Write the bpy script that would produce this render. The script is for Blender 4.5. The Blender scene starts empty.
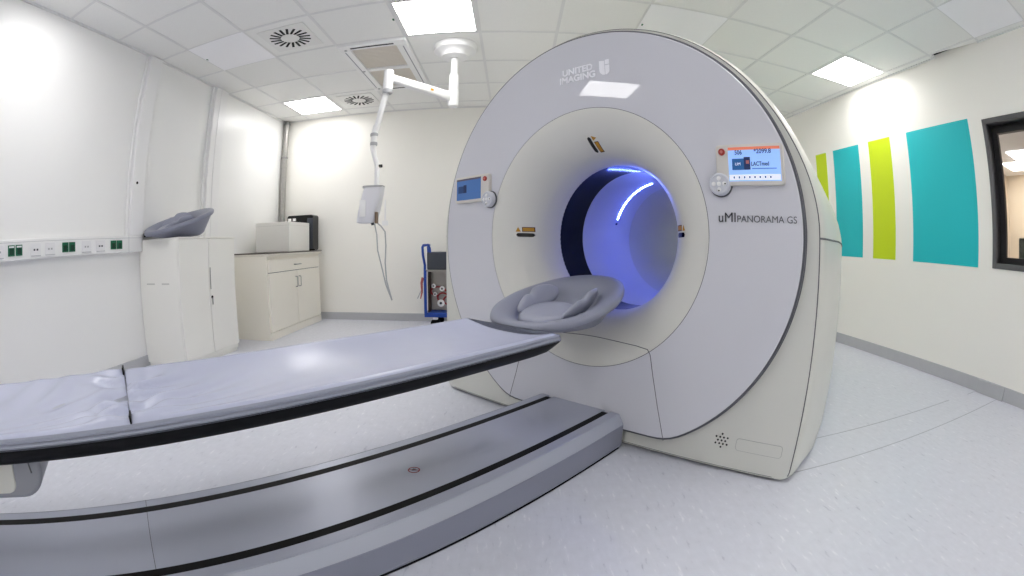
import bpy, math, random
from mathutils import Matrix, Vector
random.seed(7)
PI = math.pi
sc = bpy.context.scene
COL = sc.collection

# ------------------------------------------------------------------ camera (fisheye, as the photograph's lens)
H = 0.91
PITCH, YAW, ROLL = -0.0962, -0.001, 0.003
f_ = Vector((math.sin(YAW)*math.cos(PITCH), math.cos(YAW)*math.cos(PITCH), math.sin(PITCH)))
r_ = Vector((math.cos(YAW), -math.sin(YAW), 0)); u_ = r_.cross(f_)
r2 = r_*math.cos(ROLL)+u_*math.sin(ROLL); u2 = -r_*math.sin(ROLL)+u_*math.cos(ROLL)
cam = bpy.data.cameras.new('camera'); co = bpy.data.objects.new('camera', cam); COL.objects.link(co)
cam.type = 'PANO'
cam.panorama_type = 'FISHEYE_EQUISOLID'
cam.sensor_fit = 'HORIZONTAL'; cam.sensor_width = 36.0; cam.sensor_height = 20.25
cam.fisheye_lens = 15.765
cam.fisheye_fov = math.radians(220)
cam.clip_start = 0.01; cam.clip_end = 100
M = Matrix(((r2.x, u2.x, -f_.x, 0), (r2.y, u2.y, -f_.y, 0), (r2.z, u2.z, -f_.z, H), (0, 0, 0, 1)))
co.matrix_world = M
sc.camera = co

# ------------------------------------------------------------------ world, exposure
w = bpy.data.worlds.new('world'); sc.world = w; w.use_nodes = True
w.node_tree.nodes['Background'].inputs[0].default_value = (0.8, 0.85, 1, 1)
w.node_tree.nodes['Background'].inputs[1].default_value = 0.3
sc.view_settings.view_transform = 'Standard'; sc.view_settings.look = 'None'
sc.view_settings.gamma = 1.0; sc.view_settings.exposure = 0.11
sc.view_settings.use_curve_mapping = False
sc.cycles.use_denoising = True
sc.cycles.max_bounces = 16; sc.cycles.diffuse_bounces = 14; sc.cycles.glossy_bounces = 6
sc.cycles.sample_clamp_indirect = 8.0
LAMP = 12.0           # strength of the ceiling LED panels

# ------------------------------------------------------------------ materials
def lin(c):
    return tuple(((v/255)/12.92 if v/255 <= .04045 else ((v/255+.055)/1.055)**2.4) for v in c)
def mat(name, rgb, rough=.5, metal=0., spec=.5, coat=0., emit=None, strength=0., bump=None, noise=None, trans=0., ior=1.45):
    m = bpy.data.materials.new(name); m.use_nodes = True
    nt = m.node_tree; b = nt.nodes['Principled BSDF']
    c = lin(rgb)
    b.inputs['Base Color'].default_value = (*c, 1)
    b.inputs['Roughness'].default_value = rough
    b.inputs['Metallic'].default_value = metal
    b.inputs['Specular IOR Level'].default_value = spec
    b.inputs['Coat Weight'].default_value = coat
    b.inputs['Coat Roughness'].default_value = .04
    b.inputs['Transmission Weight'].default_value = trans
    b.inputs['IOR'].default_value = ior
    if emit:
        b.inputs['Emission Color'].default_value = (*emit, 1)
        b.inputs['Emission Strength'].default_value = strength
    tc = nt.nodes.new('ShaderNodeTexCoord')
    if noise:                                    # subtle procedural variation of the surface's own colour
        sc_, amt = noise
        n = nt.nodes.new('ShaderNodeTexNoise'); n.inputs['Scale'].default_value = sc_; n.inputs['Detail'].default_value = 4
        nt.links.new(tc.outputs['Object'], n.inputs['Vector'])
        mx = nt.nodes.new('ShaderNodeMix'); mx.data_type = 'RGBA'
        mx.inputs[6].default_value = (*[v*(1-amt) for v in c], 1); mx.inputs[7].default_value = (*[min(1, v*(1+amt)) for v in c], 1)
        nt.links.new(n.outputs['Fac'], mx.inputs[0]); nt.links.new(mx.outputs[2], b.inputs['Base Color'])
    if bump:
        sc_, st, dist = bump
        n2 = nt.nodes.new('ShaderNodeTexNoise'); n2.inputs['Scale'].default_value = sc_; n2.inputs['Detail'].default_value = 3
        nt.links.new(tc.outputs['Object'], n2.inputs['Vector'])
        bp = nt.nodes.new('ShaderNodeBump'); bp.inputs['Strength'].default_value = st; bp.inputs['Distance'].default_value = dist
        nt.links.new(n2.outputs['Fac'], bp.inputs['Height']); nt.links.new(bp.outputs['Normal'], b.inputs['Normal'])
    return m

WALL = mat('wall_paint', (246, 244, 238), .42, noise=(3, .008), bump=(60, .05, .002))
WALLL = mat('wall_panel_paint', (240, 240, 239), .30, noise=(2, .008), bump=(2.2, .25, .02))
WHITE = mat('white_plastic', (240, 240, 240), .35)
TRIMW = mat('white_lacquer', (238, 238, 238), .3)
TILE = mat('mineral_tile', (240, 240, 238), .9, spec=.1, noise=(90, .03), bump=(180, .15, .001))
TBAR = mat('ceiling_bar', (226, 226, 226), .45)
LEDM = mat('led_panel_lit', (255, 255, 255), .5, emit=(1, .985, .975), strength=LAMP)
LEDOFF = mat('led_panel_unlit', (250, 250, 253), .35)
DARK = mat('dark_void', (30, 31, 33), .9)
GREYBASE = mat('grey_vinyl_skirting', (186, 187, 191), .45, noise=(12, .05))
PANELW = mat('gantry_white_gloss', (214, 214, 221), .015, spec=.5)
BEIGE = mat('gantry_ivory', (216, 216, 209), .32)
BEIGEF = mat('gantry_funnel_ivory', (220, 219, 213), .28)
SEAM = mat('seam_dark_grey', (92, 93, 98), .6)
RIM = mat('rim_grey', (92, 93, 100), .4)
BLACKG = mat('black_gloss_window', (5, 6, 12), .12, spec=.5)
LINING = mat('bore_lining', (205, 207, 220), .35)
LINING2 = mat('bore_lining_rear', (196, 197, 200), .38)
LEDB = mat('blue_white_led', (230, 235, 255), .5, emit=(.11, .18, 1.0), strength=85)
LEDFILL = mat('blue_fill_led', (230, 235, 255), .5, emit=(.07, .13, 1.0), strength=50)
TABM = mat('table_metallic_grey', (172, 176, 192), .33, metal=.3)
TABS = mat('table_side_grey', (138, 141, 156), .4, metal=.15)
TABL = mat('table_bevel_grey', (168, 172, 185), .35, metal=.2)
BLACK = mat('black_rubber', (9, 9, 11), .6, spec=.2)
CARBON = mat('black_pallet_underside', (9, 10, 14), .4, spec=.2)
HEADG = mat('headrest_grey_foam', (134, 137, 153), .42, bump=(300, .06, .001))
HEADP = mat('headrest_pad_grey', (148, 151, 167), .4)
PALG = mat('pallet_shell_grey', (140, 144, 159), .3)
CABW = mat('cabinet_white', (240, 239, 234), .38)
CABB = mat('cabinet_ivory', (240, 236, 225), .42)
COUNTER = mat('countertop_dark_edge', (86, 78, 72), .4)
CTOP = mat('countertop_white', (225, 221, 210), .35)
CHROME = mat('brushed_metal', (150, 150, 150), .3, metal=.9)
PIPE = mat('galvanised_pipe', (170, 168, 165), .35, metal=.7, noise=(40, .2))
GREEN = mat('green_socket', (20, 104, 72), .4)
GREEND = mat('green_socket_dark', (10, 60, 42), .5)
SOCKW = mat('socket_white', (232, 232, 234), .3)
TEAL = mat('teal_paint', (24, 190, 198), .5)
LIME = mat('lime_paint', (200, 222, 20), .5)
WFRAME = mat('window_frame_grey', (92, 92, 94), .45)
WREVEAL = mat('window_reveal_dark', (44, 43, 45), .35)
GLASS = mat('window_glass', (255, 255, 255), 0., trans=1., ior=1.1)
RED = mat('red_button', (168, 52, 44), .4)
BTN = mat('button_pad_silver', (206, 208, 216), .3)
DKTEXT = mat('dark_lettering', (62, 64, 70), .5)
LTTEXT = mat('grey_lettering', (98, 100, 106), .5)
WTEXT = mat('white_lettering', (250, 250, 255), .4)
YEL = mat('amber_label', (206, 150, 40), .5)
BLUE = mat('blue_powder_coat', (22, 66, 158), .4)
ANTH = mat('anthracite_plastic', (62, 66, 76), .5)
STEEL = mat('steel_panel', (165, 160, 155), .3, metal=.6)
GREYARM = mat('arm_grey', (176, 177, 180), .4)
CABLE = mat('grey_cable', (176, 178, 180), .5)
REDH = mat('red_hose', (150, 40, 45), .45)
FRAMEG = mat('carriage_grey', (150, 152, 160), .35)
VENTG = mat('diffuser_white', (232, 232, 230), .4)
GRILLE = mat('cassette_grille_beige', (222, 216, 206), .6)

# floor: pale blue-grey linoleum with flecks
def floor_mat():
    m = bpy.data.materials.new('linoleum'); m.use_nodes = True
    nt = m.node_tree; b = nt.nodes['Principled BSDF']; L = nt.links
    tc = nt.nodes.new('ShaderNodeTexCoord')
    mp = nt.nodes.new('ShaderNodeMapping'); mp.inputs['Scale'].default_value = (46, 12, 1); mp.inputs['Rotation'].default_value = (0, 0, .15)
    L.new(tc.outputs['Object'], mp.inputs['Vector'])
    n = nt.nodes.new('ShaderNodeTexNoise'); n.inputs['Scale'].default_value = 1.0; n.inputs['Detail'].default_value = 3; n.inputs['Roughness'].default_value = .6
    L.new(mp.outputs[0], n.inputs['Vector'])
    r = nt.nodes.new('ShaderNodeValToRGB'); e = r.color_ramp.elements
    e[0].position = .25; e[0].color = (*lin((178, 180, 194)), 1)
    e[1].position = .36; e[1].color = (*lin((208, 210, 220)), 1)
    x = e.new(.62); x.color = (*lin((211, 213, 223)), 1)
    y = e.new(.74); y.color = (*lin((230, 231, 238)), 1)
    L.new(n.outputs['Fac'], r.inputs[0])
    n3 = nt.nodes.new('ShaderNodeTexNoise'); n3.inputs['Scale'].default_value = 25; n3.inputs['Detail'].default_value = 5
    L.new(tc.outputs['Object'], n3.inputs['Vector'])
    r3 = nt.nodes.new('ShaderNodeValToRGB'); r3.color_ramp.elements[0].color = (.92, .92, .92, 1); r3.color_ramp.elements[1].color = (1.06, 1.06, 1.06, 1)
    L.new(n3.outputs['Fac'], r3.inputs[0])
    mx = nt.nodes.new('ShaderNodeMix'); mx.data_type = 'RGBA'; mx.blend_type = 'MULTIPLY'; mx.inputs[0].default_value = 1
    L.new(r.outputs[0], mx.inputs[6]); L.new(r3.outputs[0], mx.inputs[7]); L.new(mx.outputs[2], b.inputs['Base Color'])
    b.inputs['Roughness'].default_value = .42
    bp = nt.nodes.new('ShaderNodeBump'); bp.inputs['Strength'].default_value = .15; bp.inputs['Distance'].default_value = .002
    L.new(n3.outputs['Fac'], bp.inputs['Height']); L.new(bp.outputs[0], b.inputs['Normal'])
    return m
FLOOR = floor_mat()

# pad: satin blue-grey vinyl sheet
PAD = mat('satin_pad_vinyl', (184, 188, 209), .27, spec=.5, bump=(7, .18, .01))

# ------------------------------------------------------------------ mesh helpers
class MB:
    def __init__(s): s.v = []; s.f = []
    def add(s, vs, fs):
        o = len(s.v); s.v += [tuple(v) for v in vs]; s.f += [tuple(i+o for i in f) for f in fs]; return s
    def box(s, x0, x1, y0, y1, z0, z1):
        x0, x1 = sorted((x0, x1)); y0, y1 = sorted((y0, y1)); z0, z1 = sorted((z0, z1))
        return s.add([(x0, y0, z0), (x1, y0, z0), (x1, y1, z0), (x0, y1, z0), (x0, y0, z1), (x1, y0, z1), (x1, y1, z1), (x0, y1, z1)],
                     [(0, 3, 2, 1), (4, 5, 6, 7), (0, 1, 5, 4), (1, 2, 6, 5), (2, 3, 7, 6), (3, 0, 4, 7)])
    def loft(s, rings, cap0=False, cap1=False, closed=True, loop=False):
        n = len(rings[0]); vs = [p for r in rings for p in r]; fs = []
        R = len(rings)
        for i in range(R if loop else R-1):
            for j in range(n if closed else n-1):
                k = (j+1) % n; i2 = (i+1) % R
                fs.append((i*n+j, i*n+k, i2*n+k, i2*n+j))
        if cap0: fs.append(tuple(range(n-1, -1, -1)))
        if cap1: fs.append(tuple((R-1)*n+i for i in range(n)))
        return s.add(vs, fs)
    def tube(s, path, rad, n=10, cap=True):
        P = [Vector(p) for p in path]; rad = rad if isinstance(rad, (list, tuple)) else [rad]*len(P)
        rings = []; up = None
        for i, p in enumerate(P):
            d = (P[min(i+1, len(P)-1)]-P[max(i-1, 0)]).normalized()
            if up is None:
                up = Vector((0, 0, 1)) if abs(d.z) < .9 else Vector((1, 0, 0))
            a = d.cross(up).normalized(); up = a.cross(d).normalized()
            rings.append([tuple(p+(a*math.cos(2*PI*k/n)+up*math.sin(2*PI*k/n))*rad[i]) for k in range(n)])
        return s.loft(rings, cap, cap)
    def cyl(s, p0, p1, r, n=24): return s.tube([p0, p1], r, n)
    def prism(s, poly, z0, z1):                     # poly in xy, extruded in z
        n = len(poly)
        return s.loft([[(x, y, z0) for x, y in poly], [(x, y, z1) for x, y in poly]], True, True)
    def prism_y(s, poly, y0, y1):                   # poly in xz, extruded along y
        return s.loft([[(x, y0, z) for x, z in poly], [(x, y1, z) for x, z in poly]], True, True)
    def prism_x(s, poly, x0, x1):                   # poly in yz
        return s.loft([[(x0, y, z) for y, z in poly], [(x1, y, z) for y, z in poly]], True, True)
    def lathe_z(s, prof, c=(0, 0), n=40, cap0=True, cap1=True):
        return s.loft([[(c[0]+r*math.cos(2*PI*k/n), c[1]+r*math.sin(2*PI*k/n), z) for k in range(n)] for r, z in prof], cap0, cap1)
    def build(s, name, m, parent=None, bevel=0, seg=2, smooth=35, **tags):
        me = bpy.data.meshes.new(name); me.from_pydata(s.v, [], s.f)
        import bmesh
        bm = bmesh.new(); bm.from_mesh(me); bmesh.ops.recalc_face_normals(bm, faces=bm.faces); bm.to_mesh(me); bm.free()
        o = bpy.data.objects.new(name, me); COL.objects.link(o); me.materials.append(m)
        if parent is not None: o.parent = parent
        if smooth:
            me.shade_smooth(); me.set_sharp_from_angle(angle=math.radians(smooth))
        if bevel:
            b = o.modifiers.new('bevel', 'BEVEL'); b.width = bevel; b.segments = seg; b.limit_method = 'ANGLE'; b.angle_limit = math.radians(40)
        for k, v in tags.items(): o[k] = v
        return o
def bx(*a): return MB().box(*a)
def tag(o, label, cat, group=None):
    o['label'] = label; o['category'] = cat
    if group: o['group'] = group
    return o
def thing(name, label, cat, loc=(0, 0, 0), rz=0, group=None):
    o = bpy.data.objects.new(name, None); COL.objects.link(o); o.empty_display_size = .1
    o.location = loc; o.rotation_euler = (0, 0, rz)
    return tag(o, label, cat, group)
def struct(name, mb, m, parent=None, **k):
    o = mb.build(name, m, parent, **k)
    if parent is None: o['kind'] = 'structure'
    return o
def copy_tree(o, parent=None):
    c = o.copy(); COL.objects.link(c)
    if parent is not None: c.parent = parent
    for ch in list(o.children): copy_tree(ch, c)
    return c
def text_mesh(name, s, size, m, parent, loc, rot, width=None, depth=.0012, weight=0.0, spacing=1.0, shear=0, bold=0):
    cu = bpy.data.curves.new(name, 'FONT'); cu.body = s; cu.size = size; cu.extrude = depth; cu.offset = weight; cu.space_character = spacing; cu.shear = shear; cu.bevel_depth = bold; cu.bevel_resolution = 0
    tmp = bpy.data.objects.new(name+'_tmp', cu); COL.objects.link(tmp)
    bpy.context.view_layer.update()
    me = bpy.data.meshes.new_from_object(tmp.evaluated_get(bpy.context.evaluated_depsgraph_get()))
    bpy.data.objects.remove(tmp)
    xs = [v.co.x for v in me.vertices]
    if width:
        k = width/(max(xs)-min(xs)); x0 = min(xs)
        for v in me.vertices: v.co.x = (v.co.x-x0)*k
    me.materials.clear(); me.materials.append(m)
    o = bpy.data.objects.new(name, me); COL.objects.link(o); o.parent = parent
    o.location = loc; o.rotation_euler = rot
    return o

# ------------------------------------------------------------------ the room
XL, XR, YB, YF, ZC = -3.03, 3.43, 5.27, -3.4, 2.608
T = .15
struct('floor', bx(XL-T, XR+5.3, YF-T, YB+T, -.1, 0), FLOOR, smooth=0)
struct('wall_left', bx(XL-T, XL, YF-T, YB+T, 0, ZC+.3), WALLL, smooth=0)
struct('wall_back', bx(XL, XR, YB, YB+T, 0, ZC+.3), WALL, smooth=0)
struct('wall_front', bx(XL, XR, YF-T, YF, 0, ZC+.3), WALL, smooth=0)
WY0, WY1, WZ0, WZ1 = -.9, 1.622, .905, 2.0
wr = MB().box(XR, XR+T+.05, YF-T, YB+T, 0, WZ0).box(XR, XR+T+.05, YF-T, YB+T, WZ1, ZC+.3).box(XR, XR+T+.05, YF-T, WY0, WZ0, WZ1).box(XR, XR+T+.05, WY1, YB+T, WZ0, WZ1)
struct('wall_right', wr, WALL, smooth=0)
# ceiling with the open slot beside the right wall
c = MB()
def cq(x0, x1, y0, y1):
    c.box(x0, x1, y0, y1, ZC, ZC+.02)
cq(XL, 3.34, YF, YB); cq(3.34, XR, YF, 1.45); cq(3.34, XR, 2.0, YB)
c.prism([(3.34, 1.45), (3.43, 1.45), (3.353, 2.0), (3.34, 2.0)], ZC, ZC+.02)
struct('ceiling', c, TILE, smooth=0)
struct('ceiling_plenum', bx(XL, XR, YF, YB, ZC+.25, ZC+.3), DARK, smooth=0)
GX, GY = -2.658, .828
def gx(i): return GX+.6*i
def gy(j): return GY+.6*j
g = MB()
for i in range(0, 11): g.box(gx(i)-.012, gx(i)+.012, YF, YB, ZC-.004, ZC)
for j in range(-7, 8): g.box(XL, XR, gy(j)-.012, gy(j)+.012, ZC-.0035, ZC)
struct('trim_1', g, TBAR, smooth=0)
g = MB().box(XL, XL+.02, YF, YB, ZC-.012, ZC).box(XL+.02, XR-.02, YB-.02, YB, ZC-.012, ZC).box(XR-.015, XR, YF, 1.45, ZC-.01, ZC).box(XR-.015, XR, 2.0, YB, ZC-.01, ZC)
struct('trim_2', g, TBAR, smooth=0)
struct('slot_shade_sheets', MB().box(XR-.004, XR, YF, YB, ZC+.021, ZC+.25).box(3.2, 3.335, YF, YB, ZC+.021, ZC+.03), DARK, smooth=0)  # dark sheets added above the tiles to stand in for the slot's shade
# skirting
struct('baseboard_back', bx(XL, XR, YB-.012, YB, 0, .09), GREYBASE, bevel=.004)
struct('baseboard_left', bx(XL, XL+.012, YF, YB-.012, 0, .09), GREYBASE, bevel=.004)
struct('baseboard_right', MB().box(XR-.012, XR, YF, YB-.012, 0, .1).box(XR-.03, XR-.012, 1.32, 1.63, 0, .098), GREYBASE, bevel=.003)
struct('baseboard_front', bx(XL, XR, YF, YF+.012, 0, .09), GREYBASE, bevel=.004)
# floor weld seams
struct('trim_3', MB().box(1.2, 2.95, 1.65, 1.654, 0, .0012).box(3.25, 3.4, 1.632, 1.636, 0, .0012).box(1.1, 3.40, 1.38, 1.384, 0, .0012).box(-2.9, -2.8, 3, 3.004, 0, .0011), mat('floor_weld', (170, 172, 182), .5), smooth=0)
# left wall posts
def post(name, y0, y1, d, m=TRIMW, z0=0):
    b = MB().box(XL, XL+d*.4, y0, y0+.03, z0, ZC-.012).box(XL, XL+d, y0+.03, y1, z0, ZC-.012)
    o = struct(name, b, m, bevel=.006)
    return o
post('trim_4', 2.44, 2.635, .05, z0=1.073)
post('trim_5', 3.515, 3.77, .055)
o = struct('trim_6', MB().box(XL+.055, XL+.06, 3.63, 3.633, 0, ZC-.02), TBAR, smooth=0)
bt = MB().tube([(XL+.049, 2.525, 1.495), (XL+.056, 2.525, 1.495)], .011, 16)
o = bt.build('cable_grommet', BLACK); tag(o, 'small black round hole plug on the white post of the left wall', 'plug')

# wall stripes (painted boards on the right wall)
for nm, y0, y1, m, lab in (('painted_stripe', 3.90, 4.10, LIME, 'narrow lime green stripe partly hidden behind the scanner'),
                           ('painted_stripe', 3.32, 3.765, TEAL, 'narrower teal rectangle on the right wall, between the two lime stripes'),
                           ('painted_stripe', 2.826, 3.156, LIME, 'lime green stripe between the two teal rectangles on the right wall'),
                           ('painted_stripe', 1.784, 2.583, TEAL, 'wide teal rectangle on the right wall beside the window')):
    tag(bx(XR-.003, XR, y0, y1, .9, 2.032).build(nm, m, smooth=0), lab, 'wall stripe')

# window in the right wall and the control room beyond
wf = MB()
def frame_x(mb, x0, x1, y0, y1, z0, z1, t):
    mb.box(x0, x1, y0, y0+t, z0, z1); mb.box(x0, x1, y1-t, y1, z0, z1); mb.box(x0, x1, y0+t, y1-t, z0, z0+t); mb.box(x0, x1, y0+t, y1-t, z1-t, z1)
    return mb
w1 = struct('window_1', frame_x(MB(), XR-.012, XR+.03, WY0, WY1, WZ0, WZ1, .04), WFRAME, bevel=.003)
w2 = frame_x(MB(), XR+.03, XR+.2, WY0, WY1, WZ0, WZ1, .035).build('window_reveal', WREVEAL, w1)
w3 = frame_x(MB(), XR+.12, XR+.17, WY0+.035, WY1-.035, WZ0+.035, WZ1-.035, .055).build('window_frame', WREVEAL, w1, bevel=.003)
w4 = MB().box(XR+.14, XR+.146, WY0+.08, WY1-.08, WZ0+.08, WZ1-.08).build('pane', GLASS, w1, smooth=0)
CX = XR+5.2
struct('wall_control_room', MB().box(CX, CX+.1, YF, YB, 0, ZC+.3).box(XR+.2, CX, 3.6, 3.7, 0, ZC+.3).box(XR+.2, CX, YF-.1, YF, 0, ZC+.3), mat('control_room_paint', (222, 208, 186), .5), smooth=0)
struct('ceiling_control_room', bx(XR+.2, CX, YF, 3.6, 2.55, 2.6), TILE, smooth=0)
for k, (x, y, lab) in enumerate(((7.12, 2.50, 'square ceiling light seen through the window, nearer to the glass'), (7.85, 2.92, 'square ceiling light seen through the window, further into the next room'), (XR+1.6, -.4, 'square ceiling light of the next room, out of the picture to the right'))):
    o = bx(x-.3, x+.3, y-.3, y+.3, 2.535, 2.55).build('control_room_light', LEDM, smooth=0); tag(o, lab, 'ceiling light')
dk = thing('control_desk', 'long light desk standing beyond the window in the next room', 'desk', (XR+.65, .4, 0))
bx(-.4, .4, -1.2, 1.3, .7, .735).build('desk_top', CABW, dk, bevel=.004)
for y in (-1.15, 1.22): bx(-.36, .36, y-.02, y+.02, 0, .7).build('leg', CABW, dk)
mo = thing('desk_monitor', 'grey monitor with rounded corners seen from behind through the window', 'monitor', (XR+.98, 1.45, .735))
bx(-.02, .02, -.27, .27, .1, .46).build('screen_housing', mat('monitor_grey_green', (92, 102, 98), .5), mo, bevel=.015, seg=3)
bx(-.02, .02, -.04, .04, .012, .16).build('stand', ANTH, mo)
bx(-.1, .1, -.13, .13, 0, .012).build('base', ANTH, mo)

# ------------------------------------------------------------------ ceiling fittings
def led(i, j, lit, label, group):
    t = thing('ceiling_panel_light', label, 'ceiling light', (gx(i)+.3, gy(j)+.3, ZC), group=group)
    fr = MB().box(-.298, .298, -.298, -.268, -.006, 0).box(-.298, .298, .268, .298, -.006, 0).box(-.298, -.268, -.268, .268, -.006, 0).box(.268, .298, -.268, .268, -.006, 0)
    fr.build('frame', TBAR if lit else LEDOFF, t)
    bx(-.268, .268, -.268, .268, -.005, 0).build('diffuser', LEDM if lit else LEDOFF, t, smooth=0)
led(3, 3, 1, 'brightly lit square panel above the ceiling arm, cut by the top of the picture', 'lit panels')
led(0, 6, 1, 'lit square panel over the corner pipe at the far left', 'lit panels')
led(9, 3, 1, 'lit square panel next to the right wall above the stripes', 'lit panels')
led(0, 3, 0, 'unlit white square panel left of the nearer round-slotted air diffuser', 'unlit panels')
led(6, 3, 0, 'unlit white square panel directly above the top of the scanner ring', 'unlit panels')
led(9, 0, 0, 'unlit bluish white panel in the top right corner by the wall slot', 'unlit panels')
for i, j, lab in ((0, 0, 'lit square panel above the socket trunking, out of the picture to the upper left'), (6, 0, 'lit square panel high above the table rails, just out of the top of the picture'),
                  (3, -3, 'lit square panel behind the viewer, nearest the middle of the room'), (9, -3, 'lit square panel behind the viewer on the window side'),
                  (0, -6, 'lit square panel in the rear left corner behind the viewer'), (6, -6, 'lit square panel by the rear wall behind the viewer'), (6, 6, 'lit square panel hidden behind the top of the scanner')):
    led(i, j, 1, lab, 'lit panels')
# small bluish square luminaire at the top right
def diffuser(i, j, label):
    t = thing('air_diffuser', label, 'air vent', (gx(i)+.3, gy(j)+.3, ZC), group='swirl air diffusers')
    bx(-.215, .215, -.215, .215, -.008, 0).build('face_plate', VENTG, t, bevel=.003)
    for k in range(18):
        a = 2*PI*k/18; b = a+.42
        p0 = Vector((math.cos(a)*.08, math.sin(a)*.08)); p1 = Vector((math.cos(a+.12)*.175, math.sin(a+.12)*.175))
        d = (p1-p0).normalized(); n = Vector((-d.y, d.x))*.0105
        MB().prism([tuple(p0-n), tuple(p1-n), tuple(p1+n), tuple(p0+n)], -.0095, -.0078).build('slot', DARK, t, smooth=0)
    MB().lathe_z([(.0, -.0105), (.075, -.0095), (.082, -.008)], n=32).build('hub', VENTG, t)
diffuser(1, 3, 'square plate with swirl slots, the nearer one beside the air cassette')
diffuser(1, 6, 'square plate with swirl slots, the far one near the back wall')

# air conditioning cassette, two cells long
t = thing('air_conditioning_cassette', 'long white ceiling cassette with beige grilles and dark slots above the arm', 'air conditioner', ((gx(2)+gx(3))/2, (gy(4)+gy(6))/2, ZC))
bd = MB().box(-.3, .3, -.6, -.5, -.03, 0).box(-.3, .3, .5, .6, -.03, 0).box(-.3, -.2, -.5, .5, -.03, 0).box(.2, .3, -.5, .5, -.03, 0).box(-.2, .2, -.03, .03, -.028, 0)
bd.build('housing', WHITE, t, bevel=.006)
for y0, y1 in ((-.5, -.03), (.03, .5)):
    gm = MB().box(-.2, .2, y0, y1, -.014, -.004)
    for k in range(14):
        y = y0+.02+k*(y1-y0-.03)/14; gm.box(-.198, .198, y, y+.012, -.019, -.014)
    gm.build('grille', GRILLE, t, smooth=0)
for x0, x1, y0, y1, m_ in ((-.19, .19, -.555, -.535, DARK), (-.19, .19, .535, .555, DARK), (-.262, -.253, -.48, .48, FRAMEG), (.253, .262, -.48, .48, FRAMEG)):
    bx(x0, x1, y0, y1, -.0315, -.029).build('air_slot', m_, t, smooth=0)
for y in (-.52, 0, .52): MB().lathe_z([(.012, -.035), (.014, -.03)], (-.24, y), 16).build('screw_cap', GREYARM, t)
# tiny green status clips on bars
for x, y, lab in ((gx(3)-.02, gy(3)+.28, 'tiny green clip on the bar left of the lit top panel'), (gx(6)+.02, gy(3)+.33, 'tiny green clip on the bar above the scanner top'), (gx(0)+.02, gy(3)+.28, 'tiny green clip on the bar near the left wall')):
    tag(MB().prism([(x-.006, y-.012), (x+.006, y-.012), (x+.006, y+.012), (x-.006, y+.012)], ZC-.009, ZC-.0035).build('bar_clip', GREEN), lab, 'clip')

# ------------------------------------------------------------------ ceiling arm with the injector
AX, AY = -.485, 3.50
t = thing('ceiling_pendant', 'white jointed pendant hanging from a round ceiling cover, holding the injector', 'ceiling arm', (AX, AY, 0))
MB().lathe_z([(.185, 2.608), (.185, 2.575), (.175, 2.555), (.15, 2.545), (.125, 2.53), (.11, 2.50), (.05, 2.492), (.0, 2.49)], n=48).build('ceiling_cover', WHITE, t)
MB().lathe_z([(.03, 2.50), (.03, 2.34), (.04, 2.33), (.04, 2.19), (.045, 2.185), (.045, 2.05), (.035, 2.04)], n=28).build('column', WHITE, t)
ex, ey = -.93-AX, 3.10-AY
def beam(p0, p1, w0, h0, w1, h1):
    p0 = Vector(p0); p1 = Vector(p1); d = (p1-p0).normalized(); s = d.cross(Vector((0, 0, 1))).normalized(); u = s.cross(d)
    rings = []
    for p, ww, hh in ((p0, w0*.8, h0*.8), (p0+d*.01, w0, h0), (p1-d*.01, w1, h1), (p1, w1*.8, h1*.8)):
        pts = []
        for a in range(16):
            th = 2*PI*a/16; cc = math.cos(th); ss = math.sin(th)
            k = .5*(abs(cc)**.5)*(1 if cc > 0 else -1); l = .5*(abs(ss)**.5)*(1 if ss > 0 else -1)
            pts.append(tuple(p+s*ww*k+u*hh*l))
        rings.append(pts)
    return MB().loft(rings, True, True)
beam((-.01, 0, 2.125), (ex, ey, 2.185), .055, .085, .05, .062).build('upper_arm', WHITE, t)
MB().lathe_z([(.034, 2.245), (.038, 2.24), (.038, 2.085), (.034, 2.08)], (ex, ey), 28).build('elbow', WHITE, t)
lb = beam((ex, ey, 2.10), (-1.0-AX, ey, 1.76), .045, .04, .045, .04); lb.build('lower_arm', WHITE, t)
MB().lathe_z([(.036, 2.088), (.038, 2.08), (.038, 2.055), (.034, 2.05)], (ex, ey), 28).build('elbow_ring', GREYARM, t, label='grey ring')
MB().tube([(-1.0-AX, ey, 1.80), (-1.012-AX, ey, 1.70), (-1.016-AX, ey, 1.62), (-.995-AX, ey, 1.55), (-.978-AX, ey, 1.49), (-.976-AX, ey, 1.33)], [.024, .024, .02, .019, .019, .019], 16).build('drop_tube', WHITE, t)
for z, r in ((1.73, .028), (1.66, .026)): MB().lathe_z([(r, z-.012), (r+.002, z), (r, z+.012)], (-1.012-AX, ey), 20).build('collar', GREYARM, t)
MB().cyl((-.978-AX, ey, 1.49), (-.94-AX, ey, 1.49), .012, 14).build('clamp_knob', BLACK, t, label='black clamp knob')
lbq = MB().box(-.014, .014, -.0295, -.028, -.01, .01); lbo = lbq.build('warning_label', YEL, t, label='small yellow warning sticker')
dd = Vector((ex+.01, ey, .06)); mid = Vector((-.01, 0, 2.125)).lerp(Vector((ex, ey, 2.185)), .36)
lbo.location = mid; lbo.rotation_euler = (0, 0, math.atan2(dd.y, dd.x)+PI)
lbo.location = mid
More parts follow.
